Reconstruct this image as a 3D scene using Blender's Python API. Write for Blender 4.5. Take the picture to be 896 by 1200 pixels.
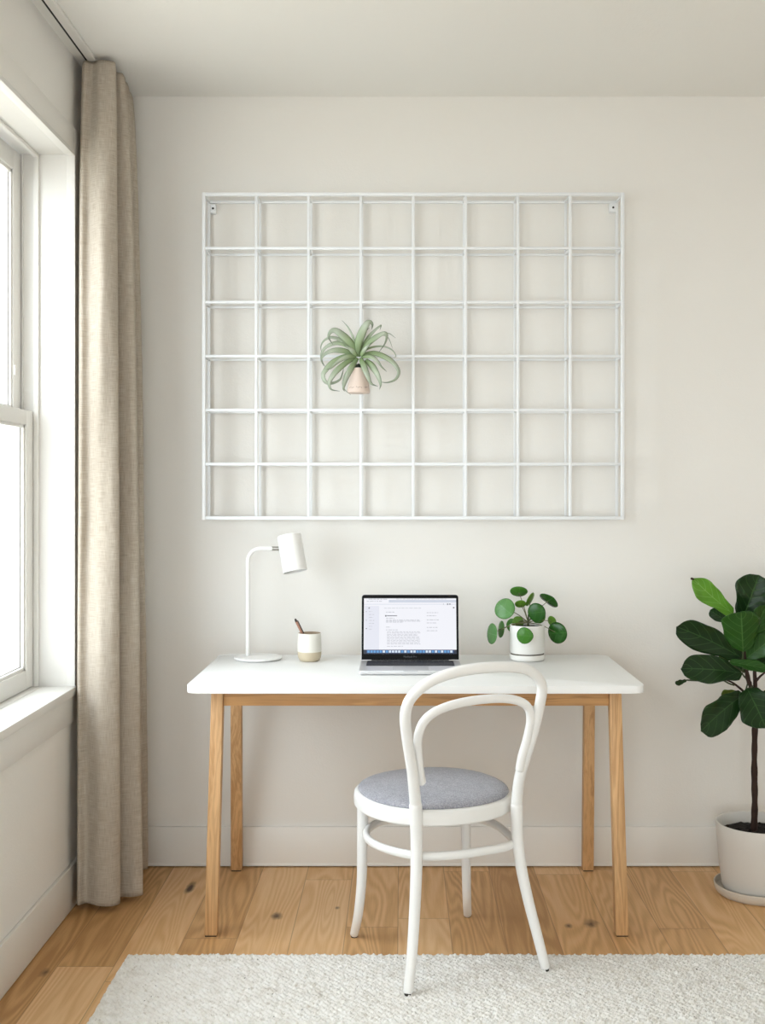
import bpy, bmesh, math, random
import numpy as np
from mathutils import Vector, Matrix
from mathutils import noise as mnoise

for o in list(bpy.data.objects):
    bpy.data.objects.remove(o)
SC = bpy.context.scene
COL = SC.collection
PI = math.pi

# ------------------------------------------------------------------ camera
F, VX, VY, CAMH = 1354.0, 470.0, 575.0, 1.30     # focal length in pixels of the 896x1200 frame, horizon point, eye height
cam_d = bpy.data.cameras.new('camera')
cam = bpy.data.objects.new('camera', cam_d)
COL.objects.link(cam)
cam.location = (0, 0, CAMH)
cam.rotation_euler = (PI/2, 0, 0)
cam_d.sensor_width = 36
cam_d.sensor_fit = 'AUTO'
cam_d.lens = F/1200*36
cam_d.shift_x = -(VX-448)/1200
cam_d.shift_y = -(600-VY)/1200
cam_d.clip_start = 0.02
SC.camera = cam

# ------------------------------------------------------------------ light and exposure
SKY_STRENGTH = 7.0
SKY_COLOR = (0.915, 0.97, 1.04)
SC.view_settings.view_transform = 'Standard'
SC.view_settings.look = 'None'
SC.view_settings.gamma = 1
SC.view_settings.use_curve_mapping = False
SC.view_settings.exposure = 0.04
w = bpy.data.worlds.new('overcast_sky')
SC.world = w
w.use_nodes = True
bg = w.node_tree.nodes['Background']
bg.inputs[0].default_value = (*SKY_COLOR, 1)
bg.inputs[1].default_value = SKY_STRENGTH

def portal(loc, rot, sx, sy):
    d = bpy.data.lights.new('window_portal', 'AREA')
    d.shape = 'RECTANGLE'; d.size = sx; d.size_y = sy
    d.cycles.is_portal = True
    o = bpy.data.objects.new('window_portal', d)
    o.location = loc; o.rotation_euler = rot
    COL.objects.link(o)

W1 = (2.10, 3.61, 0.69, 2.35)      # window seen in the photo: y0,y1,z0,z1
W2 = (-1.05, 0.75, 0.69, 2.35)     # its twin nearer the camera, outside the frame
for (a, b, c, d_) in (W1, W2):
    portal((-1.24, (a+b)/2, (c+d_)/2), (0, -PI/2, 0), d_-c, b-a)
W3 = (-.98, .50, 0.06, 1.86)      # unseen window added behind the camera, sized for its fill light: x0,x1,z0,z1
portal(((W3[0]+W3[1])/2, -1.82, (W3[2]+W3[3])/2), (PI/2, 0, 0), W3[1]-W3[0], W3[3]-W3[2])

# ------------------------------------------------------------------ helpers
def P(px, py, y):
    """point of the photograph at depth y"""
    return Vector(((px-VX)*y/F, y, CAMH-(py-VY)*y/F))

def lin(h):
    h = h.lstrip('#')
    r = []
    for i in (0, 2, 4):
        c = int(h[i:i+2], 16)/255
        r.append(c/12.92 if c <= 0.04045 else ((c+0.055)/1.055)**2.4)
    return tuple(r)

class NT:
    def __init__(s, name):
        s.m = bpy.data.materials.new(name); s.m.use_nodes = True
        s.t = s.m.node_tree; s.n = s.t.nodes; s.l = s.t.links
        s.b = s.n['Principled BSDF']; s.out = s.n['Material Output']
    def node(s, typ, ins=None, **kw):
        nd = s.n.new(typ)
        for k, v in kw.items(): setattr(nd, k, v)
        if ins:
            for k, v in ins.items():
                s.put(nd.inputs[k], v)
        return nd
    def put(s, sock, v):
        if isinstance(v, bpy.types.NodeSocket): s.l.new(v, sock)
        elif isinstance(v, bpy.types.Node): s.l.new(v.outputs[0], sock)
        else:
            if sock.type == 'RGBA' and len(v) == 3: v = (*v, 1)
            sock.default_value = v
    def math(s, op, a, b=0.0, c=None):
        ins = {0: a, 1: b}
        if c is not None: ins[2] = c
        return s.node('ShaderNodeMath', ins, operation=op).outputs[0]
    def mix(s, f, a, b):
        nd = s.node('ShaderNodeMix', None, data_type='RGBA')
        s.put(nd.inputs[0], f); s.put(nd.inputs[6], a); s.put(nd.inputs[7], b)
        return nd.outputs[2]
    def ramp(s, f, p):
        nd = s.node('ShaderNodeValToRGB', {0: f})
        e = nd.color_ramp.elements
        while len(e) < len(p): e.new(0.5)
        for i, (pos, c) in enumerate(p):
            e[i].position = pos; e[i].color = (*c, 1) if len(c) == 3 else c
        return nd.outputs[0]
    def noise(s, vec, scale, detail=4, rough=.5, dist=0):
        ins = {'Scale': scale, 'Detail': detail, 'Roughness': rough, 'Distortion': dist}
        if vec is not None: ins['Vector'] = vec
        return s.node('ShaderNodeTexNoise', ins).outputs[0]
    def combine(s, x, y, z):
        return s.node('ShaderNodeCombineXYZ', {0: x, 1: y, 2: z}).outputs[0]
    def bump(s, h, strength=.3, dist=.002):
        b = s.node('ShaderNodeBump', {'Height': h, 'Strength': strength, 'Distance': dist})
        s.put(s.b.inputs['Normal'], b.outputs[0])

def plain(name, hexc, rough=.5, metal=0, spec=.5, bump=None, var=0.0, coat=0):
    t = NT(name)
    c = lin(hexc)
    co = t.node('ShaderNodeTexCoord').outputs['Object']
    if var:
        n = t.noise(co, 14, 4)
        k = tuple(max(0, x*(1-var)) for x in c)
        t.put(t.b.inputs['Base Color'], t.mix(n, k, c))
    else:
        t.put(t.b.inputs['Base Color'], c)
    t.b.inputs['Roughness'].default_value = rough
    t.b.inputs['Metallic'].default_value = metal
    t.b.inputs['Specular IOR Level'].default_value = spec
    t.b.inputs['Coat Weight'].default_value = coat
    if bump:
        t.bump(t.noise(co, bump[0], 3), bump[1], bump[2])
    return t.m

M = {}
def mat_wall(name, hexc):
    t = NT(name)
    co = t.node('ShaderNodeTexCoord').outputs['Object']
    c = lin(hexc)
    n = t.noise(co, 1.7, 3)
    t.put(t.b.inputs['Base Color'], t.mix(n, tuple(x*.97 for x in c), c))
    t.b.inputs['Roughness'].default_value = .85
    t.b.inputs['Specular IOR Level'].default_value = .25
    a = t.noise(co, 160, 3); b = t.noise(co, 40, 2)
    t.bump(t.math('ADD', a, b), .25, .0015)
    return t.m
M['wall'] = mat_wall('wall_paint', '#EFECE6')
M['ceiling'] = mat_wall('ceiling_paint', '#F0EEE8')
M['trim'] = plain('trim_paint', '#EDEBE6', .42)
M['base'] = plain('baseboard_paint', '#F1EEE8', .5)
M['white_metal'] = plain('white_powder_coat', '#EDEFF0', .42)
M['chair_white'] = plain('white_lacquered_wood', '#F4F3F0', .33, bump=(30, .08, .001), var=.03)
M['lamp_white'] = plain('white_lamp_enamel', '#F4F3F0', .35)
M['desktop'] = plain('white_laminate', '#F3F3F1', .38, bump=(300, .05, .0004))
M['chrome'] = plain('chrome', '#9A9792', .25, metal=1)
M['dark'] = plain('dark_hole', '#2A2826', .7)
M['rubber'] = plain('dark_rubber', '#2B2722', .7)
M['rail_slot'] = plain('dark_rail_channel', '#20201E', .8)
M['soil'] = plain('potting_soil', '#1E130C', .95, bump=(90, .9, .01), var=.6)
M['bark'] = plain('dark_bark', '#3A2318', .85, bump=(120, .8, .004), var=.6)
M['fig_pot'] = plain('matte_offwhite_clay', '#DEDAD3', .6, var=.05, bump=(60, .1, .001))
M['saucer'] = plain('beige_clay', '#D8CDBE', .6, var=.06)
M['pilea_pot'] = plain('white_glazed_pot', '#F1EFEA', .3)
M['pot_groove'] = plain('pot_groove_band', '#5B5146', .8)
M['terracotta'] = plain('pale_pink_clay', '#E8D5C8', .75, var=.06)
M['mark'] = plain('brown_stamped_marks', '#7A5C4C', .8)
M['cup_glaze'] = plain('cream_speckled_glaze', '#E9E6DC', .35, var=.05)
M['cup_clay'] = plain('raw_beige_clay', '#CDBFA4', .8, var=.1, bump=(200, .2, .001))
M['cup_in'] = plain('cup_inside_brown', '#A8947C', .6)
M['pen'] = plain('brown_pencil_wood', '#A07560', .4)
M['pen_dark'] = plain('dark_pen_cap', '#2E231E', .4)
M['silver'] = plain('silver_aluminium', '#D3D3D4', .35, metal=.6)
M['silver_pad'] = plain('trackpad_aluminium', '#BEBFC1', .4, metal=.5)
M['black'] = plain('black_bezel_glass', '#050506', .5, spec=.15)
M['key'] = plain('black_keys', '#15171C', .5)
M['key_well'] = plain('keyboard_well', '#202329', .5)
M['logo'] = plain('grey_bezel_lettering', '#5A5C5F', .5)
M['cable'] = plain('white_cable', '#EFEEEA', .5)
M['ext_wall'] = None

def mat_emit(name, hexc, st):
    t = NT(name)
    t.put(t.b.inputs['Base Color'], lin('#101010'))
    t.put(t.b.inputs['Emission Color'], lin(hexc))
    t.b.inputs['Emission Strength'].default_value = st
    t.b.inputs['Roughness'].default_value = .3
    return t.m
SCR = .92
M['screen'] = mat_emit('screen_page', '#F3F4FB', SCR)
M['scr_side'] = mat_emit('screen_side_panel', '#E6E8F3', SCR)
M['scr_bar'] = mat_emit('screen_tab_bar', '#CFD6E4', SCR)
M['scr_text'] = mat_emit('screen_grey_text', '#B9BBC4', SCR)
M['scr_dark'] = mat_emit('screen_dark_text', '#4A4B55', SCR)
M['scr_dock'] = mat_emit('screen_dock_blue', '#2B4C7E', SCR)
M['scr_navy'] = mat_emit('screen_navy', '#0B1B38', SCR)
M['scr_icon'] = mat_emit('screen_icons', '#D7E4F2', SCR)
M['scr_icon2'] = mat_emit('screen_blue_icons', '#5A9BD6', SCR)

def mat_glass():
    t = NT('window_glass')
    t.n.remove(t.b)
    tr = t.node('ShaderNodeBsdfTransparent', {0: (.97, .985, .98)})
    gl = t.node('ShaderNodeBsdfGlossy', {0: (1, 1, 1), 'Roughness': .01})
    fc_ = t.node('ShaderNodeLayerWeight', {'Blend': .5}).outputs['Facing']
    fr = t.math('MULTIPLY_ADD', t.math('POWER', fc_, 5.0), .85, .05)
    mx = t.node('ShaderNodeMixShader', {0: fr, 1: tr.outputs[0], 2: gl.outputs[0]})
    t.l.new(mx.outputs[0], t.out.inputs[0])
    return t.m
M['glass'] = mat_glass()

def mat_oak(name, axis, base='#D3A877', dark='#B38554'):
    """furniture oak, grain along axis 0/1/2 of the object"""
    t = NT(name)
    sp = t.node('ShaderNodeSeparateXYZ', {0: t.node('ShaderNodeTexCoord').outputs['Object']})
    oi = t.node('ShaderNodeObjectInfo').outputs['Random']
    f = [28.0, 28.0, 28.0]; f[axis] = 1.6
    f2 = [330.0, 330.0, 330.0]; f2[axis] = 9
    v = t.combine(t.math('MULTIPLY_ADD', sp.outputs[0], f[0], t.math('MULTIPLY', oi, 30)), t.math('MULTIPLY', sp.outputs[1], f[1]), t.math('MULTIPLY', sp.outputs[2], f[2]))
    v2 = t.combine(t.math('MULTIPLY', sp.outputs[0], f2[0]), t.math('MULTIPLY', sp.outputs[1], f2[1]), t.math('MULTIPLY', sp.outputs[2], f2[2]))
    n1 = t.noise(v, 1, 4, .55, .6)
    rings = t.math('SINE', t.math('MULTIPLY', n1, 42))
    n2 = t.noise(v2, 1, 2)
    k = t.math('ADD', t.math('MULTIPLY', rings, .13), t.math('ADD', t.math('MULTIPLY', n1, .8), t.math('MULTIPLY', n2, .35)))
    t.put(t.b.inputs['Base Color'], t.ramp(k, [(.25, lin(dark)), (.62, lin(base)), (.95, tuple(min(1, x*1.18) for x in lin(base)))]))
    t.b.inputs['Roughness'].default_value = .5
    t.bump(n2, .15, .0006)
    return t.m
M['oak_z'] = mat_oak('oak_upright', 2)
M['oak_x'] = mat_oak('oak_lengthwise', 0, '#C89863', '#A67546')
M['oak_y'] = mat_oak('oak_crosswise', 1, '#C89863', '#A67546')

def mat_floor():
    t = NT('oak_plank_floor')
    sp = t.node('ShaderNodeSeparateXYZ', {0: t.node('ShaderNodeTexCoord').outputs['Object']})
    X, Y = sp.outputs[0], sp.outputs[1]
    PW, PL = .155, 1.75
    u = t.math('DIVIDE', t.math('ADD', X, .785), PW)
    ix = t.math('FLOOR', u); fx = t.math('FRACT', u)
    r1 = t.node('ShaderNodeTexWhiteNoise', {1: ix}, noise_dimensions='1D').outputs[0]
    vv = t.math('ADD', t.math('DIVIDE', Y, PL), t.math('MULTIPLY', r1, 7.3))
    iy = t.math('FLOOR', vv); fy = t.math('FRACT', vv)
    r2 = t.node('ShaderNodeTexWhiteNoise', {0: t.combine(ix, iy, 0)}, noise_dimensions='3D').outputs[0]
    off = t.math('MULTIPLY', r2, 37)
    g = t.combine(t.math('MULTIPLY_ADD', X, 6.5, off), t.math('MULTIPLY_ADD', Y, .62, off), off)
    n1 = t.noise(g, 1, 2, .4, .25)
    rings = t.math('SINE', t.math('MULTIPLY', n1, 150))
    rings = t.math('MULTIPLY', rings, t.noise(t.combine(t.math('MULTIPLY', X, 5), t.math('MULTIPLY', Y, 2), off), 1, 2))
    fine = t.noise(t.combine(t.math('MULTIPLY_ADD', X, 240, off), t.math('MULTIPLY', Y, 9), off), 1, 3, .6)
    big = t.noise(t.combine(t.math('MULTIPLY', X, 4), t.math('MULTIPLY', Y, 1.6), off), 1, 3)
    k = t.math('ADD', t.math('MULTIPLY', r2, .42), t.math('ADD', t.math('MULTIPLY', rings, .17), t.math('ADD', t.math('MULTIPLY', fine, .26), t.math('MULTIPLY', big, .32))))
    col = t.ramp(k, [(.22, lin('#B88A57')), (.50, lin('#DAAC77')), (.84, lin('#EEC89A'))])
    # knots: a few at the places the photograph shows, plus sparse random ones
    vo = t.node('ShaderNodeTexVoronoi', {'Vector': t.combine(t.math('MULTIPLY_ADD', X, 6.45, 5.06), t.math('MULTIPLY', Y, 1.5), 0), 'Scale': 1.0, 'Randomness': .8})
    keep = t.math('GREATER_THAN', t.node('ShaderNodeSeparateXYZ', {0: vo.outputs['Color']}).outputs[0], .62)
    wob = t.noise(t.combine(t.math('MULTIPLY', X, 30), t.math('MULTIPLY', Y, 18), 0), 1, 3)
    kd = t.math('MULTIPLY_ADD', wob, .12, vo.outputs['Distance'])
    km = t.node('ShaderNodeMapRange', {0: kd, 1: .17, 2: .09, 3: 0.0, 4: 1.0}).outputs[0]
    km = t.math('MULTIPLY', km, keep)
    for (kx, ky, rr) in ((-.96, 3.12, .016), (-.38, 3.53, .018), (.57, 3.47, .022), (.50, 3.45, .012), (-.2, 3.6, .008)):
        dx = t.math('DIVIDE', t.math('SUBTRACT', X, kx), rr); dy = t.math('DIVIDE', t.math('SUBTRACT', Y, ky), rr*1.9)
        d = t.math('SQRT', t.math('ADD', t.math('MULTIPLY', dx, dx), t.math('MULTIPLY', dy, dy)))
        d = t.math('MULTIPLY_ADD', wob, 1.6, d)
        km = t.math('MAXIMUM', km, t.node('ShaderNodeMapRange', {0: d, 1: 1.9, 2: .8, 3: 0.0, 4: .9}).outputs[0])
    col = t.mix(km, col, lin('#4A2E1C'))
    e = t.math('MINIMUM', fx, t.math('SUBTRACT', 1.0, fx))
    seam = t.math('LESS_THAN', e, .009)
    e2 = t.math('MINIMUM', fy, t.math('SUBTRACT', 1.0, fy))
    seam2 = t.math('LESS_THAN', e2, .0009)
    seam = t.math('MAXIMUM', seam, seam2)
    col = t.mix(t.math('MULTIPLY', seam, .45), col, lin('#7D5737'))
    t.put(t.b.inputs['Base Color'], col)
    t.b.inputs['Roughness'].default_value = .48
    t.b.inputs['Specular IOR Level'].default_value = .35
    t.bump(t.math('SUBTRACT', t.math('MULTIPLY', fine, .3), seam), .35, .0012)
    return t.m
M['floor'] = mat_floor()

def mat_linen():
    t = NT('natural_linen')
    uv = t.node('ShaderNodeUVMap').outputs[0]
    sp = t.node('ShaderNodeSeparateXYZ', {0: uv})
    a = t.noise(t.combine(t.math('MULTIPLY', sp.outputs[0], 700), t.math('MULTIPLY', sp.outputs[1], 25), 0), 1, 2)
    b = t.noise(t.combine(t.math('MULTIPLY', sp.outputs[0], 25), t.math('MULTIPLY', sp.outputs[1], 500), 0), 1, 2)
    s = t.math('MULTIPLY', t.math('ADD', a, b), .5)
    col = t.ramp(s, [(.3, lin('#BFB2A0')), (.5, lin('#D9CEBE')), (.7, lin('#EAE3D8'))])
    t.put(t.b.inputs['Base Color'], col)
    t.b.inputs['Roughness'].default_value = .9
    t.b.inputs['Specular IOR Level'].default_value = .1
    t.bump(s, .5, .0015)
    tl = t.node('ShaderNodeBsdfTranslucent', {0: col})
    mx = t.node('ShaderNodeMixShader', {0: .38, 1: t.b.outputs[0], 2: tl.outputs[0]})
    t.l.new(mx.outputs[0], t.out.inputs[0])
    return t.m
M['linen'] = mat_linen()

def mat_fabric():
    t = NT('grey_melange_wool')
    co = t.node('ShaderNodeTexCoord').outputs['Object']
    a = t.noise(co, 260, 3, .7); b = t.noise(co, 35, 3)
    k = t.math('ADD', t.math('MULTIPLY', a, .85), t.math('MULTIPLY', b, .15))
    t.put(t.b.inputs['Base Color'], t.ramp(k, [(.35, lin('#84848A')), (.5, lin('#9E9EA6')), (.65, lin('#B9B8BE'))]))
    t.b.inputs['Roughness'].default_value = .95
    t.b.inputs['Specular IOR Level'].default_value = .1
    t.b.inputs['Sheen Weight'].default_value = .3
    t.bump(a, .6, .0015)
    return t.m
M['fabric'] = mat_fabric()

def mat_rug():
    t = NT('cream_braided_wool')
    co = t.node('ShaderNodeTexCoord').outputs['Object']
    a = t.noise(co, 320, 3, .7); b = t.noise(co, 30, 3)
    k = t.math('ADD', t.math('MULTIPLY', a, .4), t.math('MULTIPLY', b, .6))
    col = t.ramp(k, [(.3, lin('#E6E1D8')), (.5, lin('#F5F2EC')), (.7, lin('#FCFBF7'))])
    f = t.node('ShaderNodeMapRange', {0: t.noise(co, 95, 2), 1: .72, 2: .77, 3: 0.0, 4: 1.0}).outputs[0]
    f2 = t.node('ShaderNodeMapRange', {0: t.noise(co, 55, 2), 1: .62, 2: .75, 3: 0.0, 4: .5}).outputs[0]
    col = t.mix(f2, col, lin('#B3A793'))
    col = t.mix(f, col, lin('#4C4238'))
    t.put(t.b.inputs['Base Color'], col)
    t.b.inputs['Roughness'].default_value = .95
    t.b.inputs['Specular IOR Level'].default_value = .1
    t.bump(a, .4, .0015)
    return t.m
M['rug'] = mat_rug()

def mat_leaf(name, c0, c1, vein, rough=.32, nv=5.5, back=.25, veinw=.42):
    """leaf with midrib and side veins from its UV"""
    t = NT(name)
    uv = t.node('ShaderNodeUVMap').outputs[0]
    sp = t.node('ShaderNodeSeparateXYZ', {0: uv})
    U = t.math('ABSOLUTE', t.math('SUBTRACT', sp.outputs[0], .5)); V = sp.outputs[1]
    oi = t.node('ShaderNodeObjectInfo').outputs['Random']
    co = t.node('ShaderNodeTexCoord').outputs['Object']
    n = t.noise(co, 25, 3)
    base = t.mix(t.math('MULTIPLY_ADD', n, .7, t.math('MULTIPLY', oi, .3)), lin(c0), lin(c1))
    mid = t.math('LESS_THAN', U, .016)
    s = t.math('FRACT', t.math('MULTIPLY', t.math('SUBTRACT', V, t.math('MULTIPLY', t.math('POWER', U, 1.25), .75)), nv))
    side = t.math('LESS_THAN', t.math('ABSOLUTE', t.math('SUBTRACT', s, .5)), .045)
    side = t.math('MULTIPLY', side, .7)
    v = t.math('MULTIPLY', t.math('MAXIMUM', mid, side), veinw)
    col = t.mix(v, base, lin(vein))
    t.put(t.b.inputs['Base Color'], col)
    t.b.inputs['Roughness'].default_value = rough
    t.b.inputs['Specular IOR Level'].default_value = .3
    t.bump(t.math('SUBTRACT', 1.0, v), .5, .003)
    tl = t.node('ShaderNodeBsdfTranslucent', {0: t.mix(.5, col, lin('#7FA636'))})
    mx = t.node('ShaderNodeMixShader', {0: back, 1: t.b.outputs[0], 2: tl.outputs[0]})
    t.l.new(mx.outputs[0], t.out.inputs[0])
    return t.m
M['fig_dark'] = mat_leaf('fig_leaf_dark', '#0D240C', '#1B3C14', '#4F7A3C', back=.06)
M['fig_mid'] = mat_leaf('fig_leaf_mid', '#1D4314', '#2F5A1E', '#668F48', back=.1)
M['fig_bright'] = mat_leaf('fig_leaf_young', '#4F8A28', '#76AC3E', '#A5CF72', back=.25, veinw=.6)
M['fig_olive'] = mat_leaf('fig_leaf_olive', '#4F6424', '#667A30', '#8C9A50', back=.2)
M['pil_dark'] = mat_leaf('pilea_leaf_dark', '#1C4713', '#2C5F1D', '#4F8A3C', rough=.22, nv=3, back=.1, veinw=.3)
M['pil_mid'] = mat_leaf('pilea_leaf_mid', '#376F22', '#4F8A30', '#79AE58', rough=.25, nv=3, back=.2, veinw=.3)
M['pil_light'] = mat_leaf('pilea_leaf_light', '#5D8F2E', '#7CAA3E', '#9CC260', rough=.3, nv=3, back=.3, veinw=.3)
M['pil_gray'] = mat_leaf('pilea_leaf_sheen', '#457F3C', '#74A266', '#8FBC84', rough=.2, nv=3, back=.15, veinw=.3)
M['stem_green'] = plain('green_brown_stem', '#6B6A44', .5)
M['stem_dark'] = plain('dark_green_stem', '#3A4526', .6)

def mat_tilly():
    t = NT('silvery_air_plant_leaf')
    uv = t.node('ShaderNodeUVMap').outputs[0]
    sp = t.node('ShaderNodeSeparateXYZ', {0: uv})
    U = t.math('ABSOLUTE', t.math('SUBTRACT', sp.outputs[0], .5)); V = sp.outputs[1]
    n = t.noise(t.combine(t.math('MULTIPLY', sp.outputs[0], 14), t.math('MULTIPLY', V, 3), 0), 1, 3)
    col = t.ramp(V, [(0.0, lin('#64853A')), (.2, lin('#8FA673')), (.45, lin('#BEC8B4')), (.78, lin('#97A48A')), (.93, lin('#4F5A44')), (1, lin('#3F4838'))])
    col = t.mix(t.math('MULTIPLY', n, .35), col, lin('#C6CFBE'))
    col = t.mix(t.math('MULTIPLY', t.math('GREATER_THAN', U, .44), .45), col, lin('#5D6E4C'))
    t.put(t.b.inputs['Base Color'], col)
    t.b.inputs['Roughness'].default_value = .6
    tl = t.node('ShaderNodeBsdfTranslucent', {0: col})
    mx = t.node('ShaderNodeMixShader', {0: .15, 1: t.b.outputs[0], 2: tl.outputs[0]})
    t.l.new(mx.outputs[0], t.out.inputs[0])
    return t.m
M['tilly'] = mat_tilly()

def mat_brick():
    t = NT('pale_brick')
    co = t.node('ShaderNodeTexCoord').outputs['Object']
    sp = t.node('ShaderNodeSeparateXYZ', {0: co})
    br = t.node('ShaderNodeTexBrick', {'Vector': t.combine(sp.outputs[0], sp.outputs[2], 0), 'Color1': (*lin('#CDBDA4'), 1), 'Color2': (*lin('#BFAE94'), 1), 'Mortar': (*lin('#DDD6CA'), 1), 'Scale': 2.2, 'Mortar Size': .02})
    t.put(t.b.inputs['Base Color'], br.outputs[0])
    t.b.inputs['Roughness'].default_value = .9
    return t.m
M['ext_wall'] = mat_brick()

# --- mesh helpers
def finish(bm, ang=38):
    for f in bm.faces: f.smooth = True
    a = math.radians(ang)
    for e in bm.edges:
        if len(e.link_faces) == 2:
            try:
                if e.calc_face_angle() > a: e.smooth = False
            except ValueError: pass

def obj(name, bm, m, parent=None, ang=38, sharp=True):
    if sharp: finish(bm, ang)
    me = bpy.data.meshes.new(name)
    bm.to_mesh(me); bm.free()
    for x in (m if isinstance(m, (list, tuple)) else [m]): me.materials.append(x)
    o = bpy.data.objects.new(name, me)
    COL.objects.link(o)
    if parent is not None:
        o.parent = parent
        pw = Vector((0, 0, 0)); q = parent
        while q is not None:
            pw += q.location; q = q.parent
        o.location = -pw
    return o

def thing(name, loc, label, cat, group=None, kind=None):
    o = bpy.data.objects.new(name, None)
    o.empty_display_size = .05
    COL.objects.link(o); o.location = loc
    return tag(o, label, cat, group, kind)
def tag(o, label=None, cat=None, group=None, kind=None):
    if label: o['label'] = label
    if cat: o['category'] = cat
    if group: o['group'] = group
    if kind: o['kind'] = kind
    return o

def box(bm, x0, x1, y0, y1, z0, z1, bev=0.0, seg=2):
    r = bmesh.ops.create_cube(bm, size=1)
    vs = r['verts']
    for v in vs:
        v.co = Vector(((x0+x1)/2+v.co.x*(x1-x0), (y0+y1)/2+v.co.y*(y1-y0), (z0+z1)/2+v.co.z*(z1-z0)))
    if bev:
        es = list({e for v in vs for e in v.link_edges})
        bmesh.ops.bevel(bm, geom=es, offset=bev, segments=seg, affect='EDGES', profile=.5)
def B(*a, **k):
    bm = bmesh.new(); box(bm, *a, **k); return bm

def prism(bm, bot, top, bev=0.0):
    """hexahedron from 4 bottom and 4 top points"""
    vs = [bm.verts.new(p) for p in list(bot)+list(top)]
    fs = [(3, 2, 1, 0), (4, 5, 6, 7), (0, 1, 5, 4), (1, 2, 6, 5), (2, 3, 7, 6), (3, 0, 4, 7)]
    for f in fs: bm.faces.new([vs[i] for i in f])
    if bev:
        bmesh.ops.bevel(bm, geom=list({e for v in vs for e in v.link_edges}), offset=bev, segments=2, affect='EDGES', profile=.5)
    bmesh.ops.recalc_face_normals(bm, faces=bm.faces)

def catmull(pts, n=8, closed=False):
    pts = [Vector(p) for p in pts]
    out = []
    N = len(pts)
    rng = range(N) if closed else range(N-1)
    for i in rng:
        if closed: p0, p1, p2, p3 = pts[i-1], pts[i], pts[(i+1) % N], pts[(i+2) % N]
        else:
            p1, p2 = pts[i], pts[i+1]
            p0 = pts[i-1] if i > 0 else p1*2-p2
            p3 = pts[i+2] if i+2 < N else p2*2-p1
        for k in range(n):
            t = k/n
            out.append(.5*((2*p1)+(p2-p0)*t+(2*p0-5*p1+4*p2-p3)*t*t+(3*p1-p0-3*p2+p3)*t**3))
    if not closed: out.append(pts[-1])
    return out

def tube(bm, pts, rad, seg=16, closed=False, cap=True, aspect=1.0):
    """rad: number or function of 0..1"""
    n = len(pts)
    R = rad if callable(rad) else (lambda t: rad)
    T = []
    for i in range(n):
        a = pts[i-1] if (i > 0 or closed) else pts[i]
        b = pts[(i+1) % n] if (i < n-1 or closed) else pts[i]
        T.append((b-a).normalized())
    up = Vector((0, 0, 1)) if abs(T[0].z) < .9 else Vector((0, 1, 0))
    N0 = (up-T[0]*up.dot(T[0])).normalized()
    rings = []
    Nn = N0
    for i in range(n):
        Nn = (Nn-T[i]*Nn.dot(T[i])).normalized()
        Bn = T[i].cross(Nn)
        r = R(i/(n-1))
        rings.append([bm.verts.new(pts[i]+(Nn*math.cos(2*PI*k/seg)*aspect+Bn*math.sin(2*PI*k/seg))*r) for k in range(seg)])
    m = n if closed else n-1
    for i in range(m):
        a, b = rings[i], rings[(i+1) % n]
        for k in range(seg):
            bm.faces.new((a[k], a[(k+1) % seg], b[(k+1) % seg], b[k]))
    if cap and not closed:
        for rg, d, s in ((rings[0], -T[0], 1), (rings[-1], T[-1], -1)):
            c = sum((v.co for v in rg), Vector())/seg
            r = (rg[0].co-c).length
            inner = [bm.verts.new(c+(v.co-c)*.72+d*r*.38) for v in rg]
            for k in range(seg):
                q = (rg[k], inner[k], inner[(k+1) % seg], rg[(k+1) % seg])
                bm.faces.new(q if s > 0 else q[::-1])
            bm.faces.new(inner[::-1] if s < 0 else inner)
    bmesh.ops.recalc_face_normals(bm, faces=bm.faces)

def lathe(bm, prof, cx, cy, seg=48, sx=1.0, sy=1.0, shape=None):
    """prof: list of (r,z)"""
    rings = []
    for (r, z) in prof:
        if r < 1e-6:
            rings.append([bm.verts.new((cx, cy, z))]); continue
        rg = []
        for k in range(seg):
            a = 2*PI*k/seg
            q = r*(shape(a) if shape else 1)
            rg.append(bm.verts.new((cx+q*math.cos(a)*sx, cy+q*math.sin(a)*sy, z)))
        rings.append(rg)
    for a, b in zip(rings, rings[1:]):
        if len(a) == 1 and len(b) == 1: continue
        for k in range(seg):
            k2 = (k+1) % seg
            if len(a) == 1: bm.faces.new((a[0], b[k], b[k2]))
            elif len(b) == 1: bm.faces.new((a[k], b[0], a[k2]))
            else: bm.faces.new((a[k], a[k2], b[k2], b[k]))
    bmesh.ops.recalc_face_normals(bm, faces=bm.faces)

def grid_mesh(bm, rows, uvs=None):
    V = [[bm.verts.new(p) for p in r] for r in rows]
    uvl = bm.loops.layers.uv.verify()
    R, C = len(rows), len(rows[0])
    for i in range(R-1):
        for j in range(C-1):
            f = bm.faces.new((V[i][j], V[i][j+1], V[i+1][j+1], V[i+1][j]))
            for lp, (a, b) in zip(f.loops, ((i, j), (i, j+1), (i+1, j+1), (i+1, j))):
                lp[uvl].uv = uvs[a][b] if uvs else (b/(C-1), a/(R-1))
    return V

def solid(o, th, off=0):
    md = o.modifiers.new('thickness', 'SOLIDIFY'); md.thickness = th; md.offset = off
    return o

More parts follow.
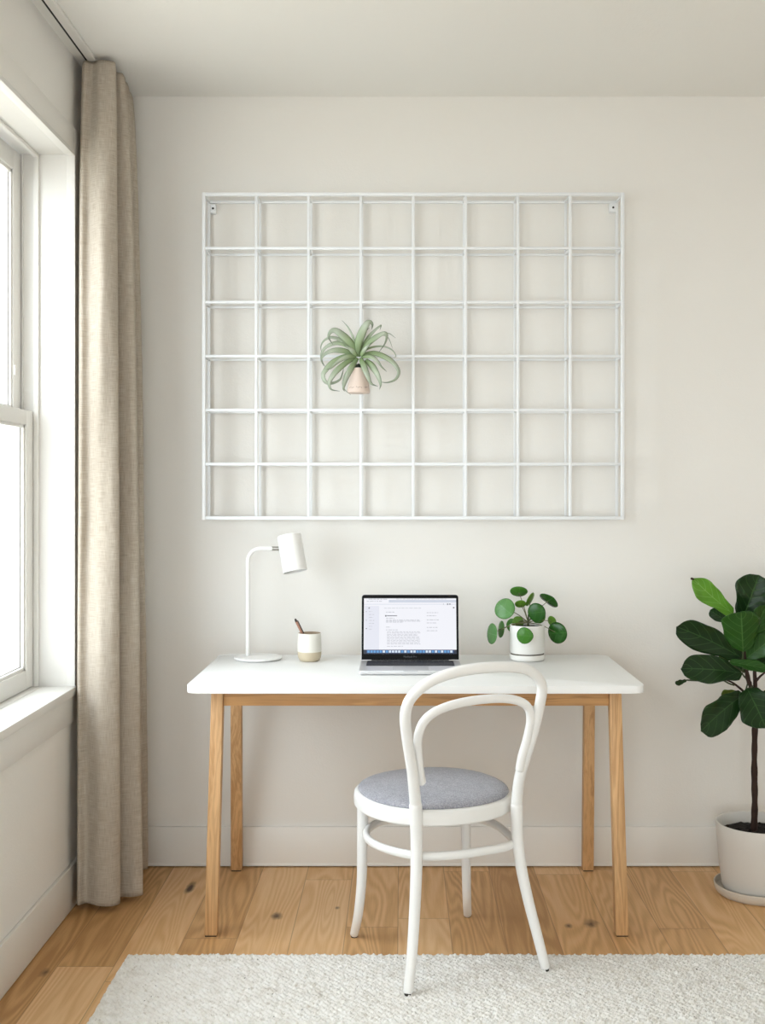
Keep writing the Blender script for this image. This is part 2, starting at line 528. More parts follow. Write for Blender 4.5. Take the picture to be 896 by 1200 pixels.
# ------------------------------------------------------------------ the room
XL, XR, YB, YF, CZ = -1.03, 2.45, 4.0, -1.6, 2.665
def struct(name, bm, m, **k):
    o = obj(name, bm, m, **k); o['kind'] = 'structure'; return o
struct('floor', B(XL-.3, XR+.2, YF-.2, YB+.2, -.12, 0), M['floor'])
struct('ceiling', B(XL-.3, XR+.2, YF-.2, YB+.2, CZ, CZ+.12), M['ceiling'])
struct('wall_back', B(XL-.3, XR+.2, YB, YB+.15, 0, CZ), M['wall'])
bm = bmesh.new()
box(bm, XL-.3, W3[0], YF-.15, YF, 0, CZ); box(bm, W3[1], XR+.2, YF-.15, YF, 0, CZ)
box(bm, W3[0], W3[1], YF-.15, YF, 0, W3[2]); box(bm, W3[0], W3[1], YF-.15, YF, W3[3], CZ)
struct('wall_front', bm, M['wall'])
w3 = thing('added_fill_window', ((W3[0]+W3[1])/2, YF, W3[2]), None, None, kind='structure')  # added out of view to let in fill daylight
bm = bmesh.new()
for (a, b, c, d) in ((W3[0], W3[0]+.06, W3[2], W3[3]), (W3[1]-.06, W3[1], W3[2], W3[3]), (W3[0]+.06, W3[1]-.06, W3[2], W3[2]+.06), (W3[0]+.06, W3[1]-.06, W3[3]-.06, W3[3]), ((W3[0]+W3[1])/2-.03, (W3[0]+W3[1])/2+.03, W3[2]+.06, W3[3]-.06)):
    box(bm, a, b, YF-.12, YF-.07, c, d, .002)
obj('window_frame', bm, M['trim'], w3)
obj('window_pane', B(W3[0]+.06, W3[1]-.06, YF-.097, YF-.095, W3[2]+.06, W3[3]-.06), M['glass'], w3)
struct('wall_right', B(XR, XR+.15, YF, YB, 0, CZ), M['wall'])
bm = bmesh.new()
WT = .2; LT = .012
def open_rect(Wn): return (Wn[0]-LT, Wn[1]+LT, Wn[2]-LT, Wn[3]+LT)
o1, o2 = open_rect(W1), open_rect(W2)
ys = [YF, o2[0], o2[1], o1[0], o1[1], YB]
for i in range(5):
    a, b = ys[i], ys[i+1]
    if i in (1, 3):
        box(bm, XL-WT, XL, a, b, 0, o1[2]); box(bm, XL-WT, XL, a, b, o1[3], CZ)
    else: box(bm, XL-WT, XL, a, b, 0, CZ)
struct('wall_left', bm, M['wall'])

# baseboards with a small top bead and a toe strip
def baseboard(name, pts):
    bm = bmesh.new()
    for (x0, x1, y0, y1, nx, ny) in pts:
        if ny:
            box(bm, x0, x1, y0-.012, y0, 0.004, .139, .002)
            box(bm, x0, x1, y0-.0135, y0, 0.004, .014, .002)
        else:
            s = nx
            a, b = (x0, x0+.012) if s > 0 else (x0-.012, x0)
            box(bm, a, b, y0, y1, 0.004, .139, .002)
    return struct(name, bm, M['base'])
baseboard('baseboard_back', [(XL+.012, XR, YB, YB, 0, 1)])
baseboard('baseboard_left', [(XL, XL, YF, YB, 1, 0)])
baseboard('baseboard_right', [(XR, XR, YF, YB-.013, -1, 0)])

# windows: double hung, white painted
def window(name, Wn):
    y0, y1, z0, z1 = Wn
    e = thing(name, (XL, (y0+y1)/2, z0), None, None, kind='structure')
    # lining boards of the reveal
    bm = bmesh.new()
    xo, xi = XL-.19, XL+.010
    box(bm, xo, xi, y1, y1+LT, z0-LT, z1+LT, .002); box(bm, xo, xi, y0-LT, y0, z0-LT, z1+LT, .002)
    box(bm, xo, xi, y0, y1, z1, z1+LT, .002); box(bm, xo, XL-.09, y0, y1, z0-LT, z0, .001)
    b0, b1 = XL-.014, XL+.012
    box(bm, b0, b1, y1-.005, y1, z0, z1, .001); box(bm, b0, b1, y0, y0+.005, z0, z1, .001); box(bm, b0, b1, y0+.005, y1-.005, z1-.005, z1, .001)
    obj('window_lining', bm, M['trim'], e)
    bm = bmesh.new()
    cw = .075
    for (a, b, c, d) in ((y1+LT, y1+LT+cw, z0-LT, z1+LT+cw), (y0-LT-cw, y0-LT, z0-LT, z1+LT+cw), (y0-LT, y1+LT, z1+LT, z1+LT+cw)):
        box(bm, XL, XL+.006, a, b, c, d, .001)
    obj('window_casing', bm, M['wall'], e)
    bm = bmesh.new()
    box(bm, XL-.09, XL+.017, y0+.0005, y1-.0005, z0-.026, z0, .003)
    obj('window_sill', bm, M['trim'], e)
    obj('sill_apron', B(XL, XL+.011, y0-LT, y1+LT, z0-.108, z0-.027, .002), M['trim'], e)
    bm = bmesh.new()    # stops
    xs0, xs1 = XL-.115, XL-.10
    box(bm, xs0, xs1, y1-.012, y1, z0, z1, .001); box(bm, xs0, xs1, y0, y0+.012, z0, z1, .001); box(bm, xs0, xs1, y0+.012, y1-.012, z1-.012, z1, .001)
    box(bm, XL-.153, XL-.149, y1-.006, y1, z0, z1); box(bm, XL-.165, XL-.161, y1-.006, y1, z0, z1)
    obj('sash_stop', bm, M['trim'], e)
    zm = (z0+z1)/2+.005
    def sash(xa, xb, za, zb, rb, rt, nm):
        s = .066
        bm = bmesh.new()
        a, b = y0+.008, y1-.008
        box(bm, xa, xb, b-s, b, za, zb, .003); box(bm, xa, xb, a, a+s, za, zb, .003)
        box(bm, xa, xb, a+s, b-s, za, za+rb, .003); box(bm, xa, xb, a+s, b-s, zb-rt, zb, .003)
        # glazing bead
        g = .010; xc = (xa+xb)/2
        box(bm, xc, xb-.006, b-s-g, b-s, za+rb, zb-rt, .001); box(bm, xc, xb-.006, a+s, a+s+g, za+rb, zb-rt, .001)
        box(bm, xc, xb-.006, a+s, b-s, za+rb, za+rb+g, .001); box(bm, xc, xb-.006, a+s, b-s, zb-rt-g, zb-rt, .001)
        o = obj(nm, bm, M['trim'], e)
        obj('window_pane', B(xc-.002, xc, a+s, b-s, za+rb, zb-rt), M['glass'], o)
        # grey gasket line round the glass
        bm = bmesh.new()
        box(bm, xc, xc+.002, b-s-g-.004, b-s-g, za+rb+g, zb-rt-g); box(bm, xc, xc+.002, a+s+g, a+s+g+.004, za+rb+g, zb-rt-g)
        box(bm, xc, xc+.002, a+s+g, b-s-g, za+rb+g, za+rb+g+.003)
        obj('gasket', bm, M['chrome'], o)
    sash(XL-.153, XL-.116, z0+.002, zm+.022, .058, .045, 'lower_sash')
    sash(XL-.189, XL-.155, zm-.02, z1-.004, .045, .062, 'upper_sash')
    obj('sash_latch', B(XL-.156, XL-.150, y1-.075, y1-.060, zm+.13, zm+.16, .002), M['trim'], e)
    return e
window('window_1', W1)
window('window_2', W2)

# a pale brick building across the yard, seen through the panes
bm = bmesh.new(); box(bm, -7.5, -5.2, 13, 20, -4, 1.72); 
bld = thing('neighbour_building', (-6.3, 16, -4), 'pale brick neighbouring building glimpsed through the lower window pane', 'building')
obj('brick_wall', bm, M['ext_wall'], bld)
obj('roof', B(-7.6, -5.1, 12.9, 20.1, 1.72, 1.84, .02), M['trim'], bld)
yard = B(-30, -1.3, -20, 40, -4.1, -4.0)
struct('ground', yard, plain('yard_paving', '#BDB8AE', .9, var=.1))

# ------------------------------------------------------------------ curtain rail and curtain
rail = thing('curtain_rail', (-.975, 1.3, 2.665), 'white curtain track with dark channel screwed to the ceiling above the window', 'curtain rail')
obj('track', B(-.9855, -.960, -1.2, 3.97, 2.651, 2.665, .0015), M['trim'], rail)
obj('channel', B(-.993, -.986, -1.2, 3.97, 2.654, 2.665), M['rail_slot'], rail)

top = [(-.990, 3.668), (-1.004, 3.648), (-.990, 3.626), (-.972, 3.640), (-.945, 3.622), (-.915, 3.628), (-.905, 3.655), (-.95, 3.68), (-.985, 3.70), (-.95, 3.72), (-.912, 3.73), (-.905, 3.75), (-.95, 3.77), (-.985, 3.785), (-.95, 3.80), (-.915, 3.815), (-.911, 3.835), (-.95, 3.855), (-.985, 3.87), (-.95, 3.885), (-.925, 3.90), (-.921, 3.93), (-.96, 3.95)]
bot = [(-.992, 3.605), (-1.006, 3.585), (-.995, 3.562), (-.972, 3.572), (-.925, 3.545), (-.885, 3.556), (-.874, 3.588), (-.93, 3.605), (-.97, 3.62), (-.90, 3.638), (-.836, 3.645), (-.826, 3.675), (-.90, 3.70), (-.975, 3.72), (-.93, 3.745), (-.866, 3.765), (-.852, 3.795), (-.91, 3.81), (-.975, 3.83), (-.92, 3.855), (-.866, 3.875), (-.856, 3.90), (-.92, 3.94)]
NS = 9
tp = catmull([(x, y, 0) for x, y in top], NS); bp = catmull([(x, y, 0) for x, y in bot], NS)
rows = []; uvs = []
NV = 170
ulen = [0]
for i in range(1, len(bp)): ulen.append(ulen[-1]+(bp[i]-bp[i-1]).length)
for j in range(NV+1):
    v = j/NV                                # 0 top
    z = 2.650-(2.650-.022)*v
    s = v**.45
    r = []; uu = []
    for i in range(len(tp)):
        a = tp[i].lerp(bp[i], s)
        # bulge of the front panel, gathers and soft creases
        k = mnoise.noise(Vector((ulen[i]*11, z*1.5, 3)))*.016+mnoise.noise(Vector((ulen[i]*34, z*7, 9)))*.0028
        k += mnoise.noise(Vector((ulen[i]*6+z*2, z*14, 1)))*.0022
        k *= min(1, v*6+.15)
        zz = z
        if j == NV: zz += .010*mnoise.noise(Vector((ulen[i]*6, 0, 5)))
        q = Vector((a.x+k*.45, a.y-k, zz))
        if j == 0: q.z = 2.650
        r.append(q); uu.append((ulen[i], z))
    rows.append(r); uvs.append(uu)
bm = bmesh.new(); grid_mesh(bm, rows, uvs)
cur = obj('curtain', bm, M['linen'], sharp=False)
for p in cur.data.polygons: p.use_smooth = True
solid(cur, .0016)
tag(cur, 'long natural linen curtain gathered in pleats beside the window', 'curtain')

# ------------------------------------------------------------------ desk
DX0, DX1, DY0, DY1, DZ = -.618, .700, 3.312, 3.945, .74
desk = thing('desk', (.04, 3.63, 0), 'white topped writing desk with splayed oak legs against the wall', 'desk')
bm = bmesh.new()
R = .028
out = []
for (cx, cy, a0) in ((DX1-R, DY1-R, 0), (DX0+R, DY1-R, 90), (DX0+R, DY0+R, 180), (DX1-R, DY0+R, 270)):
    for k in range(9):
        a = math.radians(a0+90*k/8); out.append((cx+R*math.cos(a), cy+R*math.sin(a)))
vb = [bm.verts.new((x, y, DZ-.022)) for x, y in out]; vt = [bm.verts.new((x, y, DZ)) for x, y in out]
ft = bm.faces.new(vt); bm.faces.new(vb[::-1])
n = len(out)
for i in range(n): bm.faces.new((vb[i], vb[(i+1) % n], vt[(i+1) % n], vt[i]))
es = [e for e in bm.edges if len(e.link_faces) == 2 and abs(e.verts[0].co.z-e.verts[1].co.z) < 1e-5]
bmesh.ops.bevel(bm, geom=es, offset=.0025, segments=2, affect='EDGES', profile=.5)
obj('desktop', bm, M['desktop'], desk)
def dleg(bx, by, tx, ty, wb=.037, wt=.035):
    """outer-left-front corner positions at foot and top"""
    bm = bmesh.new()
    q = lambda x, y, s, z: [(x, y, z), (x+s, y, z), (x+s, y+s, z), (x, y+s, z)]
    zt = DZ-.022
    prism(bm, q(bx, by, wb, 0.003), q(tx, ty, wt, zt), .0025)
    o = obj('leg', bm, M['oak_z'], desk)
    bm = bmesh.new(); box(bm, bx+.002, bx+wb-.002, by+.002, by+wb-.002, 0, .0035)
    obj('foot_pad', bm, M['rubber'], o)
dleg(-.574, 3.365, -.558, 3.392)
dleg(.6255, 3.365, .611, 3.392)
dleg(-.582, 3.944, -.566, 3.83)
dleg(.620, 3.944, .608, 3.83)
obj('front_apron', B(-.523, .611, 3.40, 3.42, DZ-.022-.051, DZ-.022, .0015), M['oak_x'], desk)
obj('back_apron', B(-.531, .608, 3.835, 3.855, DZ-.022-.051, DZ-.022, .0015), M['oak_x'], desk)
obj('side_apron', B(-.552, -.532, 3.427, 3.83, DZ-.022-.051, DZ-.022, .0015), M['oak_y'], desk)
obj('side_apron', B(.618, .638, 3.427, 3.83, DZ-.022-.051, DZ-.022, .0015), M['oak_y'], desk)

# ------------------------------------------------------------------ rug
RX0, RX1, RY0, RY1 = -.765, 1.95, 1.3, 3.222
STEP = .0034
nx = int((RX1-RX0)/STEP); ny = int((RY1-RY0)/STEP)
xs = np.linspace(RX0, RX1, nx); ysr = np.linspace(RY0, RY1, ny)
X, Y = np.meshgrid(xs, ysr)
rng = np.random.RandomState(4)
def vnoise(X, Y, sc, seed):
    r = np.random.RandomState(seed); T = r.rand(256, 256)
    a = X*sc+500; b = Y*sc+500
    i = np.floor(a).astype(int); j = np.floor(b).astype(int)
    fa = a-i; fb = b-j; fa = fa*fa*(3-2*fa); fb = fb*fb*(3-2*fb)
    g = lambda p, q: T[p % 256, q % 256]
    return (g(i, j)*(1-fa)+g(i+1, j)*fa)*(1-fb)+(g(i, j+1)*(1-fa)+g(i+1, j+1)*fa)*fb
wx = X+.008*(vnoise(X, Y, 20, 1)-.5)+.002*(vnoise(X, Y, 80, 5)-.5); wy = Y+.008*(vnoise(X, Y, 20, 2)-.5)+.002*(vnoise(X, Y, 80, 6)-.5)
CS = .0200
pu = (wx+wy*1.0)/CS/1.414*1.25; qu = (wx-wy*1.0)/CS/1.414*1.25
pi_ = np.floor(pu).astype(int); qi_ = np.floor(qu).astype(int)
fp = pu-pi_; fq_ = qu-qi_
par = ((pi_+qi_) % 2) == 0
al = np.where(par, fp, fq_)*2-1; ac = np.where(par, fq_, fp)
half = np.floor(ac*2).astype(int); ac2 = (ac*2-half)*2-1
T = rng.rand(512, 512)
rnd = T[(pi_*2+half) % 512, (qi_*3) % 512]
H = np.sqrt(np.clip(1-ac2**2, 0, 1))*(1-np.abs(al)**3.0*.9)
Z = .0035+.0105*H*(.6+.55*rnd)+.0010*vnoise(X, Y, 120, 3)
ex = np.minimum(X-RX0, RX1-X); ey = np.minimum(Y-RY0, RY1-Y)
ed = np.minimum(ex, ey)
Z *= np.clip(ed/.012, 0, 1)**.5
Z[ed < 1e-6] = .0005
Yo = Y.copy(); Xo = X.copy()
wv = (vnoise(X, Y*0, 70, 8)-.5)*.009
Yo = np.where(ey < .03, Y+np.where(Y > 2.2, wv, -wv)*(1-ey/.03), Y)
wv2 = (vnoise(X*0, Y, 70, 9)-.5)*.006
Xo = np.where(ex < .03, X+wv2*(1-ex/.03), X)
verts = np.stack([Xo, Yo, Z], -1).reshape(-1, 3)
idx = np.arange(nx*ny).reshape(ny, nx)
faces = np.stack([idx[:-1, :-1], idx[:-1, 1:], idx[1:, 1:], idx[1:, :-1]], -1).reshape(-1, 4)
me = bpy.data.meshes.new('rug')
me.vertices.add(len(verts)); me.vertices.foreach_set('co', verts.ravel().astype(np.float32))
me.loops.add(faces.size); me.loops.foreach_set('vertex_index', faces.ravel().astype(np.int32))
me.polygons.add(len(faces)); me.polygons.foreach_set('loop_start', np.arange(0, faces.size, 4, dtype=np.int32))
me.polygons.foreach_set('use_smooth', np.ones(len(faces), dtype=bool))
me.update(); me.validate()
me.materials.append(M['rug'])
rug = bpy.data.objects.new('rug', me); COL.objects.link(rug)
tag(rug, 'cream braided wool rug with dark flecks on the oak floor', 'rug')

# ------------------------------------------------------------------ chair
chair = thing('bentwood_chair', (.11, 3.26, 0), 'white bentwood chair with a grey upholstered seat pulled up to the desk', 'chair')
FW = Vector((-.378, .926, 0)); SID = Vector((.926, .378, 0))
MID = Vector((.174, 3.108, 0))
def back_off(z):
    if z > .44: return .135*((z-.44)/.41)**1.15
    return .082*((.44-z)/.44)**1.6
def on_back(px, py, push=0.0):
    y = 3.05
    for _ in range(30):
        p = P(px, py, y)
        e = (p-MID).dot(FW)+back_off(p.z)-push
        y -= e*.9
    return P(px, py, y)
hoop_px = [(487.2, 955), (486.8, 943), (483, 904.6), (478.2, 874), (475, 850), (475.5, 832), (483, 816), (502.5, 799.5), (532.6, 788), (568.7, 782.3), (603, 782), (623, 787.5), (634.3, 803), (632.5, 824), (625, 857), (616, 886.6), (608.5, 912), (605, 943), (605.2, 955)]
hp = catmull([on_back(*p) for p in hoop_px], 8)
bm = bmesh.new(); tube(bm, hp, lambda t: .0142+.0031*abs(2*t-1)**6, 20)
obj('back_hoop', bm, M['chair_white'], chair)
inner_px = [(494, 917), (490.5, 893), (489.5, 866), (497, 845), (515, 831.5), (545, 822.5), (581, 818.6), (604, 820.5), (617.5, 828), (621.5, 842), (617.5, 865.5), (611.5, 886), (608.5, 902)]
ip = catmull([on_back(a, b, .010-.022*max(0, (i-7)/5)) for i, (a, b) in enumerate(inner_px)], 8)
bm = bmesh.new(); tube(bm, ip, .0118, 18)
obj('inner_hoop', bm, M['chair_white'], chair)
def cleg(pts, r0, r1):
    pts = catmull(pts, 8)
    bm = bmesh.new(); tube(bm, pts, lambda t: r0+(r1-r0)*t, 18)
    o = obj('leg', bm, M['chair_white'], chair)
    f = pts[-1]
    bm = bmesh.new(); lathe(bm, [(0, f.z-.0085), (r1*.74, f.z-.0085), (r1*.8, f.z-.002), (0, f.z-.002)], f.x, f.y, 16)
    obj('foot_cap', bm, M['rubber'], o)
# rear legs continue the hoop to the floor, traced at real depth
la = [on_back(486.8, 943), on_back(488, 985), on_back(487.3, 1030), on_back(485, 1080)]
fa = Vector((.0175, 2.960, .0165))
cleg(la+[fa.lerp(la[-1], .42)+Vector((.002, .004, 0)), fa], .0173, .0130)
lb = [on_back(605, 943), on_back(605.8, 975), on_back(609, 1008), on_back(617.5, 1050)]
fb = Vector((.388, 3.112, .0165))
cleg(lb+[fb.lerp(lb[-1], .45), fb], .0173, .0130)
cleg([(-.110, 3.325, .44), (-.112, 3.325, .30), (-.114, 3.327, .18), (-.124, 3.338, .08), (-.137, 3.366, .0085)], .0165, .0125)
cleg([(.192, 3.452, .44), (.193, 3.452, .30), (.194, 3.456, .18), (.197, 3.475, .08), (.202, 3.526, .0085)], .0155, .0125)
# seat: slightly squared egg, wider to the front
SCX, SCY = .091, 3.272
fa_ang = math.atan2(FW.y, FW.x)
def seat_shape(a):
    d = a-fa_ang
    return 1+.012*math.cos(d)+.014*(math.cos(4*(d-PI/4)))
bm = bmesh.new()
RS = .2235
lathe(bm, [(RS-.028, .412), (RS-.004, .412), (RS, .416), (RS+.001, .435), (RS-.001, .448), (RS-.006, .453), (RS-.016, .455), (RS-.03, .453), (RS-.034, .44), (RS-.028, .412)], SCX, SCY, 72, shape=seat_shape)
obj('seat_frame', bm, M['chair_white'], chair)
bm = bmesh.new()
rc = RS-.011
prof = [(rc-.02, .45), (rc-.004, .4525), (rc, .457)]
for k in range(1, 15):
    t = k/14; prof.append((rc*math.cos(t*PI/2)**.62 if t < 1 else 0, .457+.026*math.sin(t*PI/2)))
lathe(bm, prof, SCX, SCY, 72, shape=seat_shape)
obj('seat_cushion', bm, M['fabric'], chair)
# foot ring
rc2 = Vector((.097, 3.262, 0))
ja, jb = on_back(487.9, 1008), on_back(608.5, 1003)
ring = []
for k in range(80):
    a = 2*PI*k/80
    r = .196
    for q in (ja, jb):
        d = math.hypot(q.x-rc2.x, q.y-rc2.y)-.022
        aa = math.atan2(q.y-rc2.y, q.x-rc2.x)
        e = (a-aa+PI) % (2*PI)-PI
        r += (d-.196)*math.exp(-(e/.34)**2)
    ring.append(Vector((rc2.x+r*math.cos(a), rc2.y+r*math.sin(a), .332)))
bm = bmesh.new(); tube(bm, ring, .0102, 14, closed=True, aspect=1.15)
obj('stretcher_ring', bm, M['chair_white'], chair)

# ------------------------------------------------------------------ desk lamp
lx, ly = -.475, 3.835
lamp = thing('desk_lamp', (lx, ly, DZ), 'white metal desk lamp with cylinder shade at left end of desk', 'lamp')
bm = bmesh.new()
lathe(bm, [(0, DZ+.001), (.072, DZ+.001), (.078, DZ+.004), (.079, DZ+.008), (.077, DZ+.0105), (.060, DZ+.0125), (0, DZ+.0135)], lx, ly, 56)
obj('lamp_base', bm, M['lamp_white'], lamp)
px_ = -.509; zt = 1.108; rb = .042
pts = [Vector((px_, ly, DZ+.011)), Vector((px_, ly, .9)), Vector((px_, ly, zt-rb))]
for k in range(1, 10):
    a = PI/2*k/9; pts.append(Vector((px_+rb*(1-math.cos(a)), ly, zt-rb+rb*math.sin(a))))
pts.append(Vector(((318-VX)*ly/F, ly, zt)))
bm = bmesh.new(); tube(bm, pts, .0068, 16); obj('lamp_pole', bm, M['lamp_white'], lamp)
bm = bmesh.new()
jx0, jx1 = (316.5-VX)*ly/F, (329-VX)*ly/F
tube(bm, [Vector((jx0, ly, zt+.0045)), Vector((jx1, ly, zt+.0045))], .0022, 10)
tube(bm, [Vector((jx0, ly, zt-.0045)), Vector((jx1, ly, zt-.0045))], .0028, 10)
obj('lamp_joint', bm, M['chrome'], lamp)
# shade: open cylinder with wall thickness, tipped right and towards the room
bm = bmesh.new()
rs, hs = .0402, .062
lathe(bm, [(0, hs), (rs-.003, hs), (rs, hs-.003), (rs, -hs), (rs-.0018, -hs), (rs-.0018, hs-.006), (0, hs-.006)], 0, 0, 48)
cs = P(342, 648.3, ly)
mt = Matrix.Translation(cs) @ Matrix.Rotation(math.radians(-11), 4, 'Y') @ Matrix.Rotation(math.radians(9), 4, 'X')
mt = Matrix.Translation(cs) @ Matrix.Rotation(math.radians(-11), 4, Vector((0, 1, 0))) @ Matrix.Rotation(math.radians(-10), 4, Vector((1, 0, 0)))
bmesh.ops.transform(bm, matrix=mt, verts=bm.verts)
sh = obj('lamp_shade', bm, M['lamp_white'], lamp)
bm = bmesh.new()
lathe(bm, [(0, .045), (.012, .045), (.014, .02), (.018, 0), (.016, -.018), (0, -.026)], 0, 0, 20)
bmesh.ops.transform(bm, matrix=mt, verts=bm.verts)
obj('light_bulb', bm, plain('frosted_bulb', '#F2F0EA', .3), sh)
pts = catmull([(px_, ly+.055, DZ+.004), (-.53, ly+.085, DZ+.0035), (-.575, ly+.094, DZ+.0035), (-.607, ly+.075, DZ+.0035), (-.623, ly+.09, DZ-.004), (-.626, ly+.112, DZ-.012), (-.622, ly+.125, DZ-.030)], 8)
bm = bmesh.new(); tube(bm, pts, .0023, 8); obj('power_cable', bm, M['cable'], lamp)

# ------------------------------------------------------------------ cup and pen
cx, cy = -.3018, 3.803
cup = thing('pen_cup', (cx, cy, DZ), 'cream ceramic cup with raw clay bottom between lamp and laptop', 'cup')
bm = bmesh.new()
lathe(bm, [(.0372, DZ+.0305), (.0392, DZ+.0315), (.0393, DZ+.05), (.0387, DZ+.075), (.0376, DZ+.0905), (.0366, DZ+.092), (.0352, DZ+.0905), (.0357, DZ+.05), (.033, DZ+.012), (0, DZ+.009)], cx, cy, 48)
cb = obj('cup_body', bm, M['cup_glaze'], cup)
bm = bmesh.new()
lathe(bm, [(0, DZ+.0005), (.029, DZ+.0005), (.0335, DZ+.004), (.0372, DZ+.012), (.0389, DZ+.022), (.0391, DZ+.0315), (.037, DZ+.0316)], cx, cy, 48)
obj('clay_base', bm, M['cup_clay'], cup)
bm = bmesh.new()
lathe(bm, [(.0368, DZ+.0921), (.0357, DZ+.0923), (.0349, DZ+.0905), (.0353, DZ+.05), (.0325, DZ+.0135), (0, DZ+.0105)], cx, cy, 48)
obj('cup_lining', bm, M['cup_in'], cup)
pen = thing('pen', (cx+.006, cy, DZ+.012), 'brown wooden pen leaning in the cream ceramic cup', 'pen')
p0 = Vector((cx+.012, cy+.004, DZ+.0145)); p1 = P(345.8, 725.5, cy-.008)
bm = bmesh.new(); tube(bm, [p0, p0.lerp(p1, .5), p0.lerp(p1, .93)], lambda t: .0030+.0018*t, 12); obj('pen_barrel', bm, M['pen'], pen)
bm = bmesh.new(); tube(bm, [p0.lerp(p1, .935), p0.lerp(p1, .97), p1], lambda t: .0046-.0016*t, 12); obj('pen_cap', bm, M['pen_dark'], pen)
dd = (p1-p0).normalized(); sd = Vector((.0052, -.0016, .001))
bm = bmesh.new(); tube(bm, [p0.lerp(p1, .62)+sd, p0.lerp(p1, .95)+sd], .0017, 8); obj('pen_clip', bm, M['pen_dark'], pen)

# ------------------------------------------------------------------ laptop
LX = .0285; LY0, LY1 = 3.500, 3.712; LW = .1575
lap = thing('laptop', (LX, 3.6, DZ), 'open silver laptop with a white page on screen, centre of desk', 'laptop')
bm = bmesh.new(); box(bm, LX-LW, LX+LW, LY0, LY1, DZ+.002, DZ+.0145)
ve = [e for e in bm.edges if abs(e.verts[0].co.z-e.verts[1].co.z) > .005]
bmesh.ops.bevel(bm, geom=ve, offset=.009, segments=5, affect='EDGES', profile=.5)
es = [e for e in bm.edges if abs(e.verts[0].co.z-e.verts[1].co.z) < 1e-5 and abs(e.verts[0].co.z-(DZ+.002)) < 1e-5]
bmesh.ops.bevel(bm, geom=es, offset=.004, segments=3, affect='EDGES', profile=.5)
lbase = obj('laptop_base', bm, M['silver'], lap)
zb = DZ+.0145
obj('keyboard_well', B(LX-.138, LX+.138, LY0+.098, LY1-.014, zb-.0004, zb+.0003), M['key_well'], lbase)
bm = bmesh.new()
kr = [14, 14, 14, 13, 12, 9]
ky0, ky1 = LY0+.1, LY1-.016
for r, nk in enumerate(kr[::-1]):
    a = ky0+(ky1-ky0)*r/6; b = ky0+(ky1-ky0)*(r+1)/6-.0026
    if r == 5: a += .003
    if nk == 9: ws = [1, 1, 1, 1.3, 5.2, 1.3, 1, 1, 1.2]
    else: ws = [1.5]+[1]*(nk-2)+[1.5]
    tot = sum(ws); x = LX-.136
    for w_ in ws:
        wd = .272*w_/tot
        box(bm, x+.0012, x+wd-.0012, a, b, zb+.0003, zb+.0016)
        x += wd
obj('keyboard', bm, M['key'], lbase)
obj('trackpad', B(LX-.055, LX+.055, LY0+.012, LY0+.088, zb-.0003, zb+.0003, .0001), M['silver_pad'], lbase)
obj('hinge', B(LX-.125, LX+.125, LY1-.003, LY1+.005, zb-.008, zb+.002, .002), M['black'], lbase)
bm = bmesh.new(); 
obj('lid_notch', B(LX-.022, LX+.022, LY0-.0006, LY0+.003, zb-.0025, zb+.0002), M['silver_pad'], lbase)
# lid in its own plane: u across, v up, w out of the screen
tilt = math.radians(11)
LM = Matrix.Translation((LX, LY1+.002, zb+.001)) @ Matrix.Rotation(-tilt, 4, 'X') @ Matrix.Rotation(PI/2, 4, 'X')
# now local x=u, y=v (up), z = towards the viewer
LH = .211
def lidbox(u0, u1, v0, v1, w0, w1, name, m, parent, round_=0):
    bm = bmesh.new(); box(bm, u0, u1, v0, v1, w0, w1)
    if round_:
        es = [e for e in bm.edges if abs(e.verts[0].co.z-e.verts[1].co.z) > 1e-5 and e.verts[0].co.y > (v0+v1)/2]
        bmesh.ops.bevel(bm, geom=es, offset=round_, segments=6, affect='EDGES', profile=.5)
    bmesh.ops.transform(bm, matrix=LM, verts=bm.verts)
    return obj(name, bm, m, parent)
lid = lidbox(-LW, LW, 0, LH, -.0052, 0, 'lid', M['silver'], lap, .010)
lidbox(-LW+.0012, LW-.0012, .0012, LH-.0012, 0, .0006, 'bezel', M['black'], lid, .009)
SU, SV0, SV1 = .1495, .0195, .1985
SBM = bmesh.new(); SM = [M['screen']]
box(SBM, -SU, SU, SV0, SV1, .0006, .0009)
def many(name, m, rects, w1=.00100):
    SM.append(m); SBM.faces.ensure_lookup_table(); n0 = len(SBM.faces)
    for (a, b, c, d) in rects:   # fractions of the screen: left, right, top, bottom
        box(SBM, -SU+2*SU*a, -SU+2*SU*b, SV1-(SV1-SV0)*d, SV1-(SV1-SV0)*c, .00088, w1)
    SBM.faces.ensure_lookup_table()
    for f in SBM.faces[n0:]: f.material_index = len(SM)-1
many('side_panel', M['scr_side'], [(.01, .165, .14, .925)])
many('tab_bar', M['scr_bar'], [(.27, 1, .03, .075), (0, 1, .105, .112)])
many('screen_footer', M['scr_navy'], [(0, 1, .925, 1)])
many('dock', M['scr_dock'], [(.03, .97, .93, .985)], .00106)
rr = random.Random(5)
ic = []; ic2 = []
x = .04
while x < .95:
    (ic if rr.random() > .35 and x > .18 else ic2).append((x, x+.025, .937, .978)); x += .033
many('dock_icons', M['scr_icon'], ic, .00112); many('dock_icons', M['scr_icon2'], ic2, .00112)
tx = []
def words(x0, x1, y, h=.010):
    x = x0
    while x < x1:
        l = rr.uniform(.015, .045); tx.append((x, min(x+l, x1), y, y+h)); x += l+.008
for k in range(7): words(.055, .055+rr.uniform(.03, .06), .235+k*.053)
words(.24, .33, .245); words(.24, .33, .355); words(.24, .60, .39); words(.24, .62, .408); words(.24, .42, .425); words(.24, .29, .515)
words(.24, .37, .565)
for k in range(11): words(.25, .6+rr.uniform(-.02, .02), .60+k*.022, .008)
words(.25, .43, .86, .008)
for y_ in (.255, .31, .385, .44, .52, .58): words(.68, .74+rr.uniform(.03, .1), y_)
